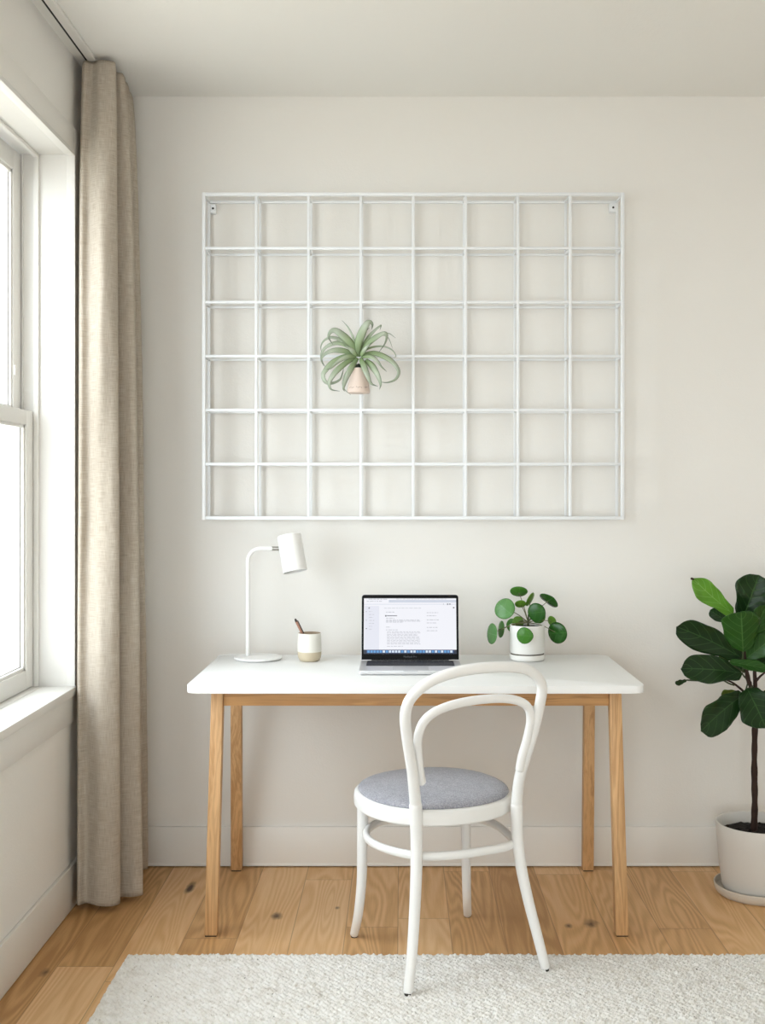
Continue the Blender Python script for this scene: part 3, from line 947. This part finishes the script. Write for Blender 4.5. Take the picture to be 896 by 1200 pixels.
words(.22, .62, .175, .006); words(.03, .2, .05, .008); words(.35, .9, .008, .009); words(.05, .25, .008, .012)
many('screen_text', M['scr_text'], tx)
many('screen_heading', M['scr_dark'], [(.05, .064, .165, .188), (.23, .245, .305, .33), (.25, .36, .31, .322), (.965, .98, .16, .18), (.9, .912, .095, .12), (.92, .94, .098, .115), (.86, .866, .1, .112), (.022, .03, .235, .245), (.022, .03, .39, .4), (.022, .035, .54, .553)])
bmesh.ops.transform(SBM, matrix=LM, verts=SBM.verts)
obj('screen', SBM, SM, lid)
fc = bpy.data.curves.new('bezel_text', 'FONT'); fc.body = 'MacBook Pro'; fc.size = .0078; fc.align_x = 'CENTER'; fc.align_y = 'CENTER'
fo = bpy.data.objects.new('t', fc); COL.objects.link(fo)
bpy.context.view_layer.update()
dg = bpy.context.evaluated_depsgraph_get()
tm = bpy.data.meshes.new_from_object(fo.evaluated_get(dg))
bpy.data.objects.remove(fo)
bm = bmesh.new(); bm.from_mesh(tm); 
bmesh.ops.transform(bm, matrix=LM @ Matrix.Translation((0, .0105, .0008)), verts=bm.verts)
obj('bezel_lettering', bm, M['logo'], lid)

# ------------------------------------------------------------------ pilea
gx, gy = .4165, 3.822
pil = thing('potted_pilea', (gx, gy, DZ), 'small round-leaved green plant in a white banded pot on the desk', 'potted plant')
bm = bmesh.new()
lathe(bm, [(0, DZ+.0225), (.050, DZ+.0225), (.0545, DZ+.024), (.0575, DZ+.030), (.0580, DZ+.07), (.0578, DZ+.114), (.0568, DZ+.117), (.0545, DZ+.117), (.0535, DZ+.113), (.0535, DZ+.098), (0, DZ+.098)], gx, gy, 56)
obj('pot', bm, M['pilea_pot'], pil)
bm = bmesh.new()
lathe(bm, [(0, DZ+.0185), (.0545, DZ+.0185), (.0552, DZ+.024), (.0545, DZ+.025), (0, DZ+.0225)], gx, gy, 56)
obj('pot_band', bm, M['pot_groove'], pil)
bm = bmesh.new()
lathe(bm, [(0, DZ+.0005), (.053, DZ+.0005), (.0565, DZ+.003), (.0580, DZ+.008), (.0580, DZ+.018), (.057, DZ+.0205), (.0555, DZ+.0205), (.0550, DZ+.0186), (0, DZ+.018)], gx, gy, 56)
obj('pot_saucer', bm, M['pilea_pot'], pil)
bm = bmesh.new()
lathe(bm, [(.0533, DZ+.0985), (.0533, DZ+.108), (.04, DZ+.111), (.015, DZ+.113), (0, DZ+.113)], gx, gy, 40)
for v in bm.verts: v.co.z += .002*mnoise.noise(v.co*90)
obj('soil', bm, M['soil'], pil)
crown = Vector((gx+.003, gy, DZ+.125))
bm = bmesh.new(); tube(bm, catmull([(gx, gy, DZ+.105), tuple(crown), (gx+.004, gy+.002, DZ+.15)], 5), lambda t: .0055-.0035*t, 10)
obj('stem', bm, M['stem_dark'], pil)
def disc_leaf(px, py, y, a, b, rot, m, sgn=1, fold=0, tip=.0, attach=None):
    """a,b: half axes in pixels, rot: direction of the long axis in degrees (image, ccw), sgn: which way the short axis leans"""
    c = P(px, py, y); k = y/F
    r = a*k; ra = math.radians(rot)
    A = Vector((math.cos(ra), 0, math.sin(ra)))
    q = min(1, b/a); dp = math.sqrt(max(0, 1-q*q))
    Bv = Vector((-math.sin(ra)*q, sgn*dp, math.cos(ra)*q))
    Nn = A.cross(Bv)
    if Nn.y > 0: Nn = -Nn
    bm = bmesh.new(); uvl = bm.loops.layers.uv.verify()
    rings = []; cen = bm.verts.new(c-Nn*.0); info = {cen: (0.5, .5)}
    NR, NSEG = 6, 30
    for i in range(1, NR+1):
        rr_ = i/NR; rg = []
        for j in range(NSEG):
            t = 2*PI*j/NSEG
            x = math.cos(t)*rr_; z = math.sin(t)*rr_
            x2 = x*(1+.02*math.sin(3*t)); z2 = z
            if tip and z < 0: z2 = z*(1+tip*max(0, math.cos(t+PI/2))**8)
            h = -.16*rr_*rr_*r+fold*abs(x)*r
            v = bm.verts.new(c+A*x2*r+Bv*z2*r+Nn*h)
            info[v] = (.5+x/2, .5+z/2); rg.append(v)
        rings.append(rg)
    for j in range(NSEG): bm.faces.new((cen, rings[0][j], rings[0][(j+1) % NSEG]))
    for i in range(NR-1):
        for j in range(NSEG):
            bm.faces.new((rings[i][j], rings[i+1][j], rings[i+1][(j+1) % NSEG], rings[i][(j+1) % NSEG]))
    for f in bm.faces:
        for l in f.loops: l[uvl].uv = info[l.vert]
    o = obj('leaf', bm, m, pil, sharp=False)
    for p in o.data.polygons: p.use_smooth = True
    solid(o, .0010)
    back = c-Nn*(-.0)+(-Nn)*.002
    s = attach if attach else crown
    mid = s.lerp(back, .5)+Vector((0, 0, .006))
    bm = bmesh.new(); tube(bm, catmull([s, mid, back], 8), lambda t: .0016-.0006*t, 8)
    obj('leaf_stalk', bm, M['stem_green'], pil)
D = disc_leaf
D(607.6, 694.5, 3.83, 10.3, 6.4, -6, M['pil_mid'], -1)
D(590.7, 713, 3.79, 12.6, 10.6, 50, M['pil_gray'], 1)
D(609.7, 708.5, 3.81, 6.6, 4.7, 0, M['pil_light'], -1)
D(622, 703, 3.85, 8.9, 4.0, 62, M['pil_light'], -1)
D(642.5, 704, 3.84, 12.3, 4.9, -38, M['pil_dark'], -1, fold=.15)
D(628, 718, 3.76, 11.2, 9.8, 100, M['pil_dark'], 1)
D(606.7, 729, 3.86, 6.8, 6.6, 90, M['pil_light'], 1)
D(574.7, 742.6, 3.80, 12.2, 4.9, 84, M['pil_gray'], 1)
D(585.5, 737.3, 3.84, 10, 2.7, 83, M['pil_mid'], 1)
D(614, 745, 3.74, 9.8, 8.8, 90, M['pil_mid'], 1, tip=.12)
D(646, 728.5, 3.86, 6.6, 4.2, 105, M['pil_light'], 1)
D(652, 742, 3.79, 12.8, 10, 98, M['pil_dark'], 1)
D(630, 722, 3.90, 9, 8, 90, M['pil_mid'], 1)
D(600, 733, 3.90, 8, 7, 90, M['pil_mid'], 1)

# ------------------------------------------------------------------ wall grid
GX0, GX1, GZ0, GZ1 = -.667, .747, 1.2027, 2.299
GT = .0112; GYF, GYR = 3.875, 3.981
grid = thing('wall_grid', ((GX0+GX1)/2, 4.0, GZ0), 'large white metal double-layer grid rack mounted on the wall above the desk', 'wall grid')
NXC, NZC = 8, 6
cxs = [GX0+GT/2+(GX1-GX0-GT)*i/NXC for i in range(NXC+1)]
czs = [GZ0+GT/2+(GZ1-GZ0-GT)*i/NZC for i in range(NZC+1)]
h = GT/2
for (yy, nm, t) in ((GYF, 'front_frame', h), (GYR, 'rear_frame', h*.85)):
    bm = bmesh.new()
    bv = .0012
    box(bm, GX0, GX0+2*t, yy-t, yy+t, GZ0, GZ1, bv); box(bm, GX1-2*t, GX1, yy-t, yy+t, GZ0, GZ1, bv)
    box(bm, GX0+2*t, GX1-2*t, yy-t, yy+t, GZ0, GZ0+2*t, bv); box(bm, GX0+2*t, GX1-2*t, yy-t, yy+t, GZ1-2*t, GZ1, bv)
    obj(nm, bm, M['white_metal'], grid)
    s = t*.82
    for i in range(1, NXC):
        obj('vertical_bar', B(cxs[i]-s, cxs[i]+s, yy-s, yy+s, GZ0+2*t, GZ1-2*t, .001), M['white_metal'], grid)
    for i in range(1, NZC):
        obj('horizontal_bar', B(GX0+2*t, GX1-2*t, yy-s*.98, yy+s*.98, czs[i]-s, czs[i]+s, .001), M['white_metal'], grid)
s = .0036
for i in range(NXC+1):
    for j in range(NZC+1):
        obj('connector', B(cxs[i]-s, cxs[i]+s, GYF+h*.5, GYR-h*.5, czs[j]-s, czs[j]+s), M['white_metal'], grid)
for (pa, pb) in (((246.7, 240), (253.2, 250)), ((713.8, 239), (721.6, 248.8))):
    a = P(pa[0], pa[1], 3.985); b = P(pb[0], pb[1], 3.985)
    x0, x1, z0_, z1_ = min(a.x, b.x), max(a.x, b.x), min(a.z, b.z), max(a.z, b.z)
    br = obj('mounting_bracket', B(x0, x1, 3.976, 4.0, z0_, z1_, .001), M['white_metal'], grid)
    bm = bmesh.new(); tube(bm, [Vector(((x0+x1)/2, 3.978, (z0_+z1_)/2)), Vector(((x0+x1)/2, 3.974, (z0_+z1_)/2))], .0036, 12)
    obj('screw', bm, M['dark'], br)

# ------------------------------------------------------------------ air plant hanging on the grid
ay = 3.822
ap = thing('air_plant', (P(420, 461, ay).x, ay, P(420, 461, ay).z), 'silvery green air plant in pale pink clay pot hanging on grid', 'air plant')
c0 = P(420, 461, ay)
bm = bmesh.new()
lathe(bm, [(0, c0.z), (.034, c0.z), (.0375, c0.z+.0025), (.0378, c0.z+.008), (.0345, c0.z+.03), (.029, c0.z+.055), (.0235, c0.z+.078), (.021, c0.z+.0835), (.018, c0.z+.0835), (.018, c0.z+.07), (0, c0.z+.068)], c0.x, ay, 48)
pot = obj('clay_pot', bm, M['terracotta'], ap)
bm = bmesh.new()
rr = random.Random(3)
for k in range(13):
    if k in (4, 9): continue
    a = -PI/2+(k-6)*.15; z = c0.z+.018+rr.uniform(-.0015, .0015)
    r = .0367
    p = Vector((c0.x+r*math.cos(a), ay+r*math.sin(a), z))
    d = Vector((-math.sin(a), math.cos(a), 0))*rr.uniform(.0003, .0012)
    tube(bm, [p-d, p+d], rr.uniform(.0006, .0011), 6)
obj('stamped_marks', bm, M['mark'], pot)
bm = bmesh.new()
hk = Vector((c0.x, ay+.034, c0.z+.05))
gzh = czs[3]
tube(bm, catmull([(c0.x+.004, ay+.02, c0.z+.06), (c0.x+.004, GYF-.009, c0.z+.066), (c0.x+.004, GYF-.009, gzh+.012), (c0.x+.004, GYF+.003, gzh+.0085), (c0.x+.004, GYF+.010, gzh-.002)], 6), .0017, 8)
obj('wire_hook', bm, M['white_metal'], ap)
def Z6(x, y): return (360+x/6.892, 360+y/6.892)
def ribbon(pts, w, d0, dm, d1, roll=.3, wb=.55):
    """pts: outline centreline in the zoomed photo; depth offsets at base, middle and tip (negative is towards the room)"""
    n = len(pts)
    P3 = []
    for i, (x, y) in enumerate(pts):
        t = i/(n-1)
        dep = (1-t)*(1-t)*d0+2*t*(1-t)*dm+t*t*d1
        a, b = Z6(x, y)
        P3.append(P(a, b, ay+dep))
    c = catmull(P3, 7)
    m = len(c); rows = []
    for i in range(m):
        t = i/(m-1)
        T = (c[min(i+1, m-1)]-c[max(i-1, 0)]).normalized()
        n0 = Vector((0, -1, 0)); S = T.cross(n0)
        S = S.normalized() if S.length > 1e-4 else Vector((1, 0, 0))
        Nn = S.cross(T).normalized()
        ang = roll*math.sin(t*PI*.9)+roll*.3
        S2 = S*math.cos(ang)+Nn*math.sin(ang)
        N2 = Nn*math.cos(ang)-S*math.sin(ang)
        if t < .3: ww = wb+(1-wb)*math.sin(t/.3*PI/2)
        else: ww = max(.0, 1-((t-.3)/.7)**1.1)
        ww = max(ww, .045)
        hw = w/6.892*ay/F*.5*ww*.92
        row = []
        for k in range(5):
            u = (k-2)/2
            row.append(c[i]+S2*u*hw+N2*(-.35*hw*u*u))
        rows.append(row)
    bm = bmesh.new(); grid_mesh(bm, rows)
    o = obj('leaf', bm, M['tilly'], ap, sharp=False)
    for p in o.data.polygons: p.use_smooth = True
    solid(o, .0006)
R_ = ribbon
R_([(408, 400), (408, 300), (440, 200), (475, 135), (505, 118), (525, 140), (520, 180)], 78, 0, -.02, .0, .2)
R_([(430, 385), (490, 290), (560, 232), (620, 205), (643, 225), (628, 290), (580, 360)], 58, -.005, -.035, -.015, .5)
R_([(420, 380), (470, 270), (530, 195), (578, 155), (596, 148), (585, 185)], 40, .005, .0, .015, .6)
R_([(440, 385), (540, 368), (640, 405), (705, 455), (740, 520), (715, 580), (650, 608), (580, 603)], 52, -.005, -.05, -.03, .4)
R_([(435, 400), (510, 395), (565, 430), (600, 480), (640, 520)], 44, -.01, -.05, -.05, .5)
R_([(428, 410), (455, 470), (485, 550), (515, 615), (570, 640)], 55, -.01, -.06, -.05, .1)
R_([(470, 425), (520, 475), (568, 555), (590, 620), (583, 665)], 58, -.01, -.05, -.05, -.3)
R_([(405, 410), (355, 490), (318, 570), (292, 650), (300, 680)], 52, -.01, -.055, -.05, .2)
R_([(385, 405), (300, 455), (225, 520), (180, 590), (175, 630), (195, 665), (260, 678)], 55, -.01, -.05, -.035, -.3)
R_([(385, 392), (300, 395), (205, 440), (148, 500), (122, 550), (145, 605), (200, 615), (262, 585), (285, 530), (292, 490)], 52, -.005, -.04, -.02, -.4)
R_([(385, 390), (300, 350), (210, 345), (140, 375), (112, 420), (130, 475)], 56, 0, -.03, -.02, -.4)
R_([(390, 380), (330, 315), (240, 285), (150, 320), (112, 380), (120, 440), (150, 490)], 42, 0, .01, .015, -.3)
R_([(400, 380), (350, 290), (285, 225), (225, 185), (185, 200), (172, 245), (205, 300)], 70, 0, -.02, -.005, -.2)
R_([(395, 385), (345, 320), (280, 265), (200, 240), (140, 262), (110, 310), (112, 365)], 46, .005, .01, .02, -.5)
R_([(396, 360), (370, 250), (330, 165), (280, 107)], 22, 0, 0, .01, .1, .8)
R_([(425, 380), (500, 330), (600, 315), (680, 342), (715, 395), (690, 412)], 18, 0, .01, .02, .2, .8)
R_([(430, 380), (540, 250), (645, 210), (712, 248)], 18, 0, .0, .01, .2, .8)
R_([(430, 385), (560, 240), (645, 240), (690, 335)], 16, 0, .0, .02, .2, .8)
R_([(390, 420), (300, 560), (292, 650), (350, 708)], 20, -.01, -.03, -.01, .2, .8)
R_([(415, 400), (420, 300), (460, 210), (500, 165)], 40, .01, .01, .01, -.4)
R_([(400, 395), (350, 340), (290, 300)], 44, -.015, -.04, -.045, .1)
R_([(395, 395), (330, 400), (260, 430), (190, 490), (150, 505)], 44, -.015, -.055, -.055, .2)
R_([(430, 395), (470, 330), (520, 285)], 40, -.015, -.045, -.05, .1)
bm = bmesh.new()
lathe(bm, [(0, c0.z+.066), (.017, c0.z+.07), (.0185, c0.z+.084), (.014, c0.z+.094), (0, c0.z+.099)], c0.x, ay, 20)
for v in bm.verts: v.co += .003*Vector((mnoise.noise(v.co*80), mnoise.noise(v.co*80+Vector((9, 0, 0))), 0))
obj('leaf_rosette_base', bm, plain('dark_plant_heart', '#20261A', .9), ap)

# ------------------------------------------------------------------ fiddle leaf fig
fxp, fyp = 1.152, 3.735
fig = thing('fiddle_leaf_fig', (fxp, fyp, 0), 'tall fiddle-leaf fig in an off-white pot on the floor right of desk', 'potted plant')
bm = bmesh.new()
lathe(bm, [(0, .001), (.126, .001), (.131, .005), (.135, .012), (.1385, .030), (.1375, .032), (.1345, .032), (.131, .014), (.125, .010), (0, .010)], fxp, fyp, 72)
obj('saucer', bm, M['saucer'], fig)
bm = bmesh.new()
lathe(bm, [(0, .0105), (.100, .0105), (.108, .016), (.1135, .03), (.122, .10), (.129, .175), (.1325, .226), (.1315, .2285), (.1275, .2285), (.126, .226), (.123, .19), (0, .188)], fxp, fyp, 72)
obj('pot', bm, M['fig_pot'], fig)
bm = bmesh.new()
prof = [(.123, .191)]+[(.123*(1-k/10), .193+.008*k/10) for k in range(1, 10)]+[(0, .202)]
lathe(bm, prof, fxp, fyp, 60)
for v in bm.verts:
    if v.co.z > .1915: v.co.z += .009*abs(mnoise.noise(v.co*38))+.004*mnoise.noise(v.co*110)
rr = random.Random(8)
for k in range(26):
    a = rr.uniform(0, 2*PI); r = rr.uniform(.02, .108); q = rr.uniform(.004, .009)
    p = Vector((fxp+r*math.cos(a), fyp+r*math.sin(a), .2))
    bmesh.ops.create_icosphere(bm, subdivisions=1, radius=q, matrix=Matrix.Translation(p))
obj('soil', bm, M['soil'], fig)
def at(px, py, dy=0): return P(px, py, fyp+dy)
def Z3(x, y): return (780+x/5, 660+y/5)
bm = bmesh.new()
tr = [at(883, 975), at(884, 940, -.002), at(883.5, 900), at(884, 860, .003), at(884.5, 830), at(879.5, 806, .002), at(876, 795), at(872, 770), at(869, 750, .003), at(868, 738)]
tc = catmull(tr, 8)
tube(bm, tc, lambda t: .0105-.0062*t**1.5+.0008*math.sin(t*95)+.0005*math.sin(t*41), 12)
br2 = catmull([at(884, 815), at(884.5, 800, .01), at(884, 785, .018), at(888, 765, .02), at(893, 745, .025)], 6)
tube(bm, br2, lambda t: .0075-.0035*t, 10)
br3 = catmull([at(876, 815), at(866, 806, -.01), at(858, 800, -.018), at(851, 797, -.022)], 5)
tube(bm, br3, lambda t: .0045-.0022*t, 10)
br4 = catmull([at(884, 800, .01), at(890, 793, .0), at(896, 788, -.01)], 5)
tube(bm, br4, lambda t: .0045-.0018*t, 10)
obj('trunk', bm, M['bark'], fig)
def fleaf(b, t, w, dyb, dyt, m, roll=0.0, bend=0.0, cup=.25, wave=.05, side=0.0, mid=None, k0=.30, point=2.3):
    """b,t: base and tip in the zoomed photo, w: width there, roll: turn about the midrib, bend: sag of the midrib"""
    pb = P(*Z3(*b), fyp+dyb); pt = P(*Z3(*t), fyp+dyt)
    ax = pt-pb; L = ax.length; T0 = ax.normalized()
    n0 = Vector((0, -1, 0)); S0 = T0.cross(n0).normalized(); N0 = S0.cross(T0).normalized()
    if N0.y > 0: N0 = -N0
    S = S0*math.cos(roll)+N0*math.sin(roll)
    Nn = N0*math.cos(roll)-S0*math.sin(roll)
    hw = w/5*fyp/F*.5/max(.35, abs(math.cos(roll)))
    up = Vector((0, 0, 1))
    NI, NJ = 26, 12
    ph = rr.uniform(0, 6)
    rows = []
    for i in range(NI+1):
        s = i/NI
        # fiddle outline: narrow waist near the stalk, broad towards the tip
        if s < k0: wd = .34+.30*math.sin(s/k0*PI/2)**.8 if s > 0 else .10
        else:
            q = (s-k0)/(1-k0)
            wd = .64+.36*math.sin(min(1, q/.55)*PI/2) if q < .55 else max(0, 1-((q-.55)/.45)**point)**(.5 if point > 2 else .8)
        if s < .06: wd *= s/.06*.9+.1
        cen = pb+ax*s+up*bend*L*4*s*(1-s)*.5+S*side*L*math.sin(s*PI)
        row = []
        for j in range(NJ+1):
            u = -1+2*j/NJ
            hh = cup*abs(u)**1.3*hw*wd
            hh += wave*hw*math.sin(s*17+ph+(2 if u > 0 else 0))*abs(u)**2*1.2
            hh += -.02*hw*math.cos((s-abs(u)*.3)*44)*(abs(u) > .05)
            wob = 1+.05*math.sin(s*13+ph+u)
            row.append(cen+S*u*hw*wd*wob+Nn*hh)
        rows.append(row)
    bm = bmesh.new(); grid_mesh(bm, rows)
    bmesh.ops.remove_doubles(bm, verts=bm.verts, dist=.00005)
    o = obj('leaf', bm, m, fig, sharp=False)
    for p in o.data.polygons: p.use_smooth = True
    solid(o, .0012)
    return pb
def stalk(a, b, da, db):
    bm = bmesh.new()
    p, q = P(*Z3(*a), fyp+da), P(*Z3(*b), fyp+db)
    tube(bm, catmull([p, p.lerp(q, .5)+Vector((0, 0, -.002)), q], 5), .0026, 8)
    obj('leaf_stalk', bm, M['stem_dark'], fig)
Fd, Fm, Fb, Fo = M['fig_dark'], M['fig_mid'], M['fig_bright'], M['fig_olive']
fleaf((395, 300), (155, 88), 125, .0, -.02, Fb, .25, .10, .3, .09, side=-.05, point=1.5)
bm = bmesh.new(); q_ = P(*Z3(155, 90), fyp-.02); tube(bm, [q_+Vector((.004, 0, -.002)), q_+Vector((-.004, 0, 0))], .0038, 8)
obj('brown_leaf_tip', bm, M['bark'], fig)
fleaf((450, 330), (545, 70), 215, .02, .01, Fd, .1, .03, .2, .05)
fleaf((452, 520), (440, 285), 215, -.03, -.09, Fm, .15, .0, -.28, .05, side=.0, k0=.2)
fleaf((470, 500), (590, 245), 150, -.01, -.06, Fm, -.3, .03, .2, .04)
fleaf((445, 555), (62, 372), 165, .0, -.04, Fd, .15, .05, .25, .06, k0=.25)
fleaf((370, 350), (258, 275), 70, .02, .03, Fd, .3, 0, .1, .03)
fleaf((445, 645), (88, 618), 160, .0, -.07, Fd, -.3, .04, .3, .05, k0=.22)
fleaf((325, 512), (345, 606), 62, .02, .0, Fo, .3, 0, .1, .03)
fleaf((458, 768), (205, 985), 185, -.01, -.09, Fd, .1, .06, .2, .07, k0=.25)
fleaf((440, 765), (325, 785), 85, .02, .04, Fo, .2, .05, .2, .05)
fleaf((475, 735), (585, 965), 215, -.02, -.10, Fd, -.1, .05, .2, .05, k0=.2)
fleaf((470, 560), (640, 430), 130, .0, -.04, Fm, .3, .03, .3, .05)
fleaf((370, 578), (590, 622), 60, -.05, -.07, Fm, .8, .02, .2, .03)
fleaf((120, 685), (55, 706), 34, -.01, .0, Fd, .3, 0, .2, .1)
fleaf((520, 600), (650, 560), 140, .03, .05, Fd, .0, .03, .2, .05)
fleaf((560, 420), (760, 330), 200, .03, .02, Fd, .2, .05, .2, .05)
fleaf((600, 620), (860, 640), 190, .02, -.03, Fd, -.2, .08, .2, .05)
fleaf((560, 760), (800, 900), 190, .01, -.04, Fd, -.1, .06, .2, .05)
fleaf((520, 330), (690, 120), 180, .06, .07, Fd, .2, .05, .2, .05)
fleaf((470, 640), (420, 470), 150, .05, .13, Fd, .2, .05, .2, .05)
stalk((440, 430), (395, 300), 0, 0); stalk((445, 470), (450, 330), 0, .02)
stalk((450, 640), (452, 520), 0, -.03); stalk((465, 620), (445, 555), 0, 0); stalk((475, 680), (445, 645), 0, 0)
stalk((400, 715), (340, 688), -.018, -.01); stalk((340, 688), (120, 685), -.01, -.01)
stalk((480, 700), (458, 768), 0, -.01); stalk((510, 720), (475, 735), 0, -.02)
stalk((445, 560), (325, 512), 0, .02); stalk((460, 640), (370, 578), 0, -.05)
stalk((560, 425), (570, 420), .025, .03); stalk((580, 640), (600, 620), -.01, .02); stalk((520, 730), (560, 760), 0, .01)
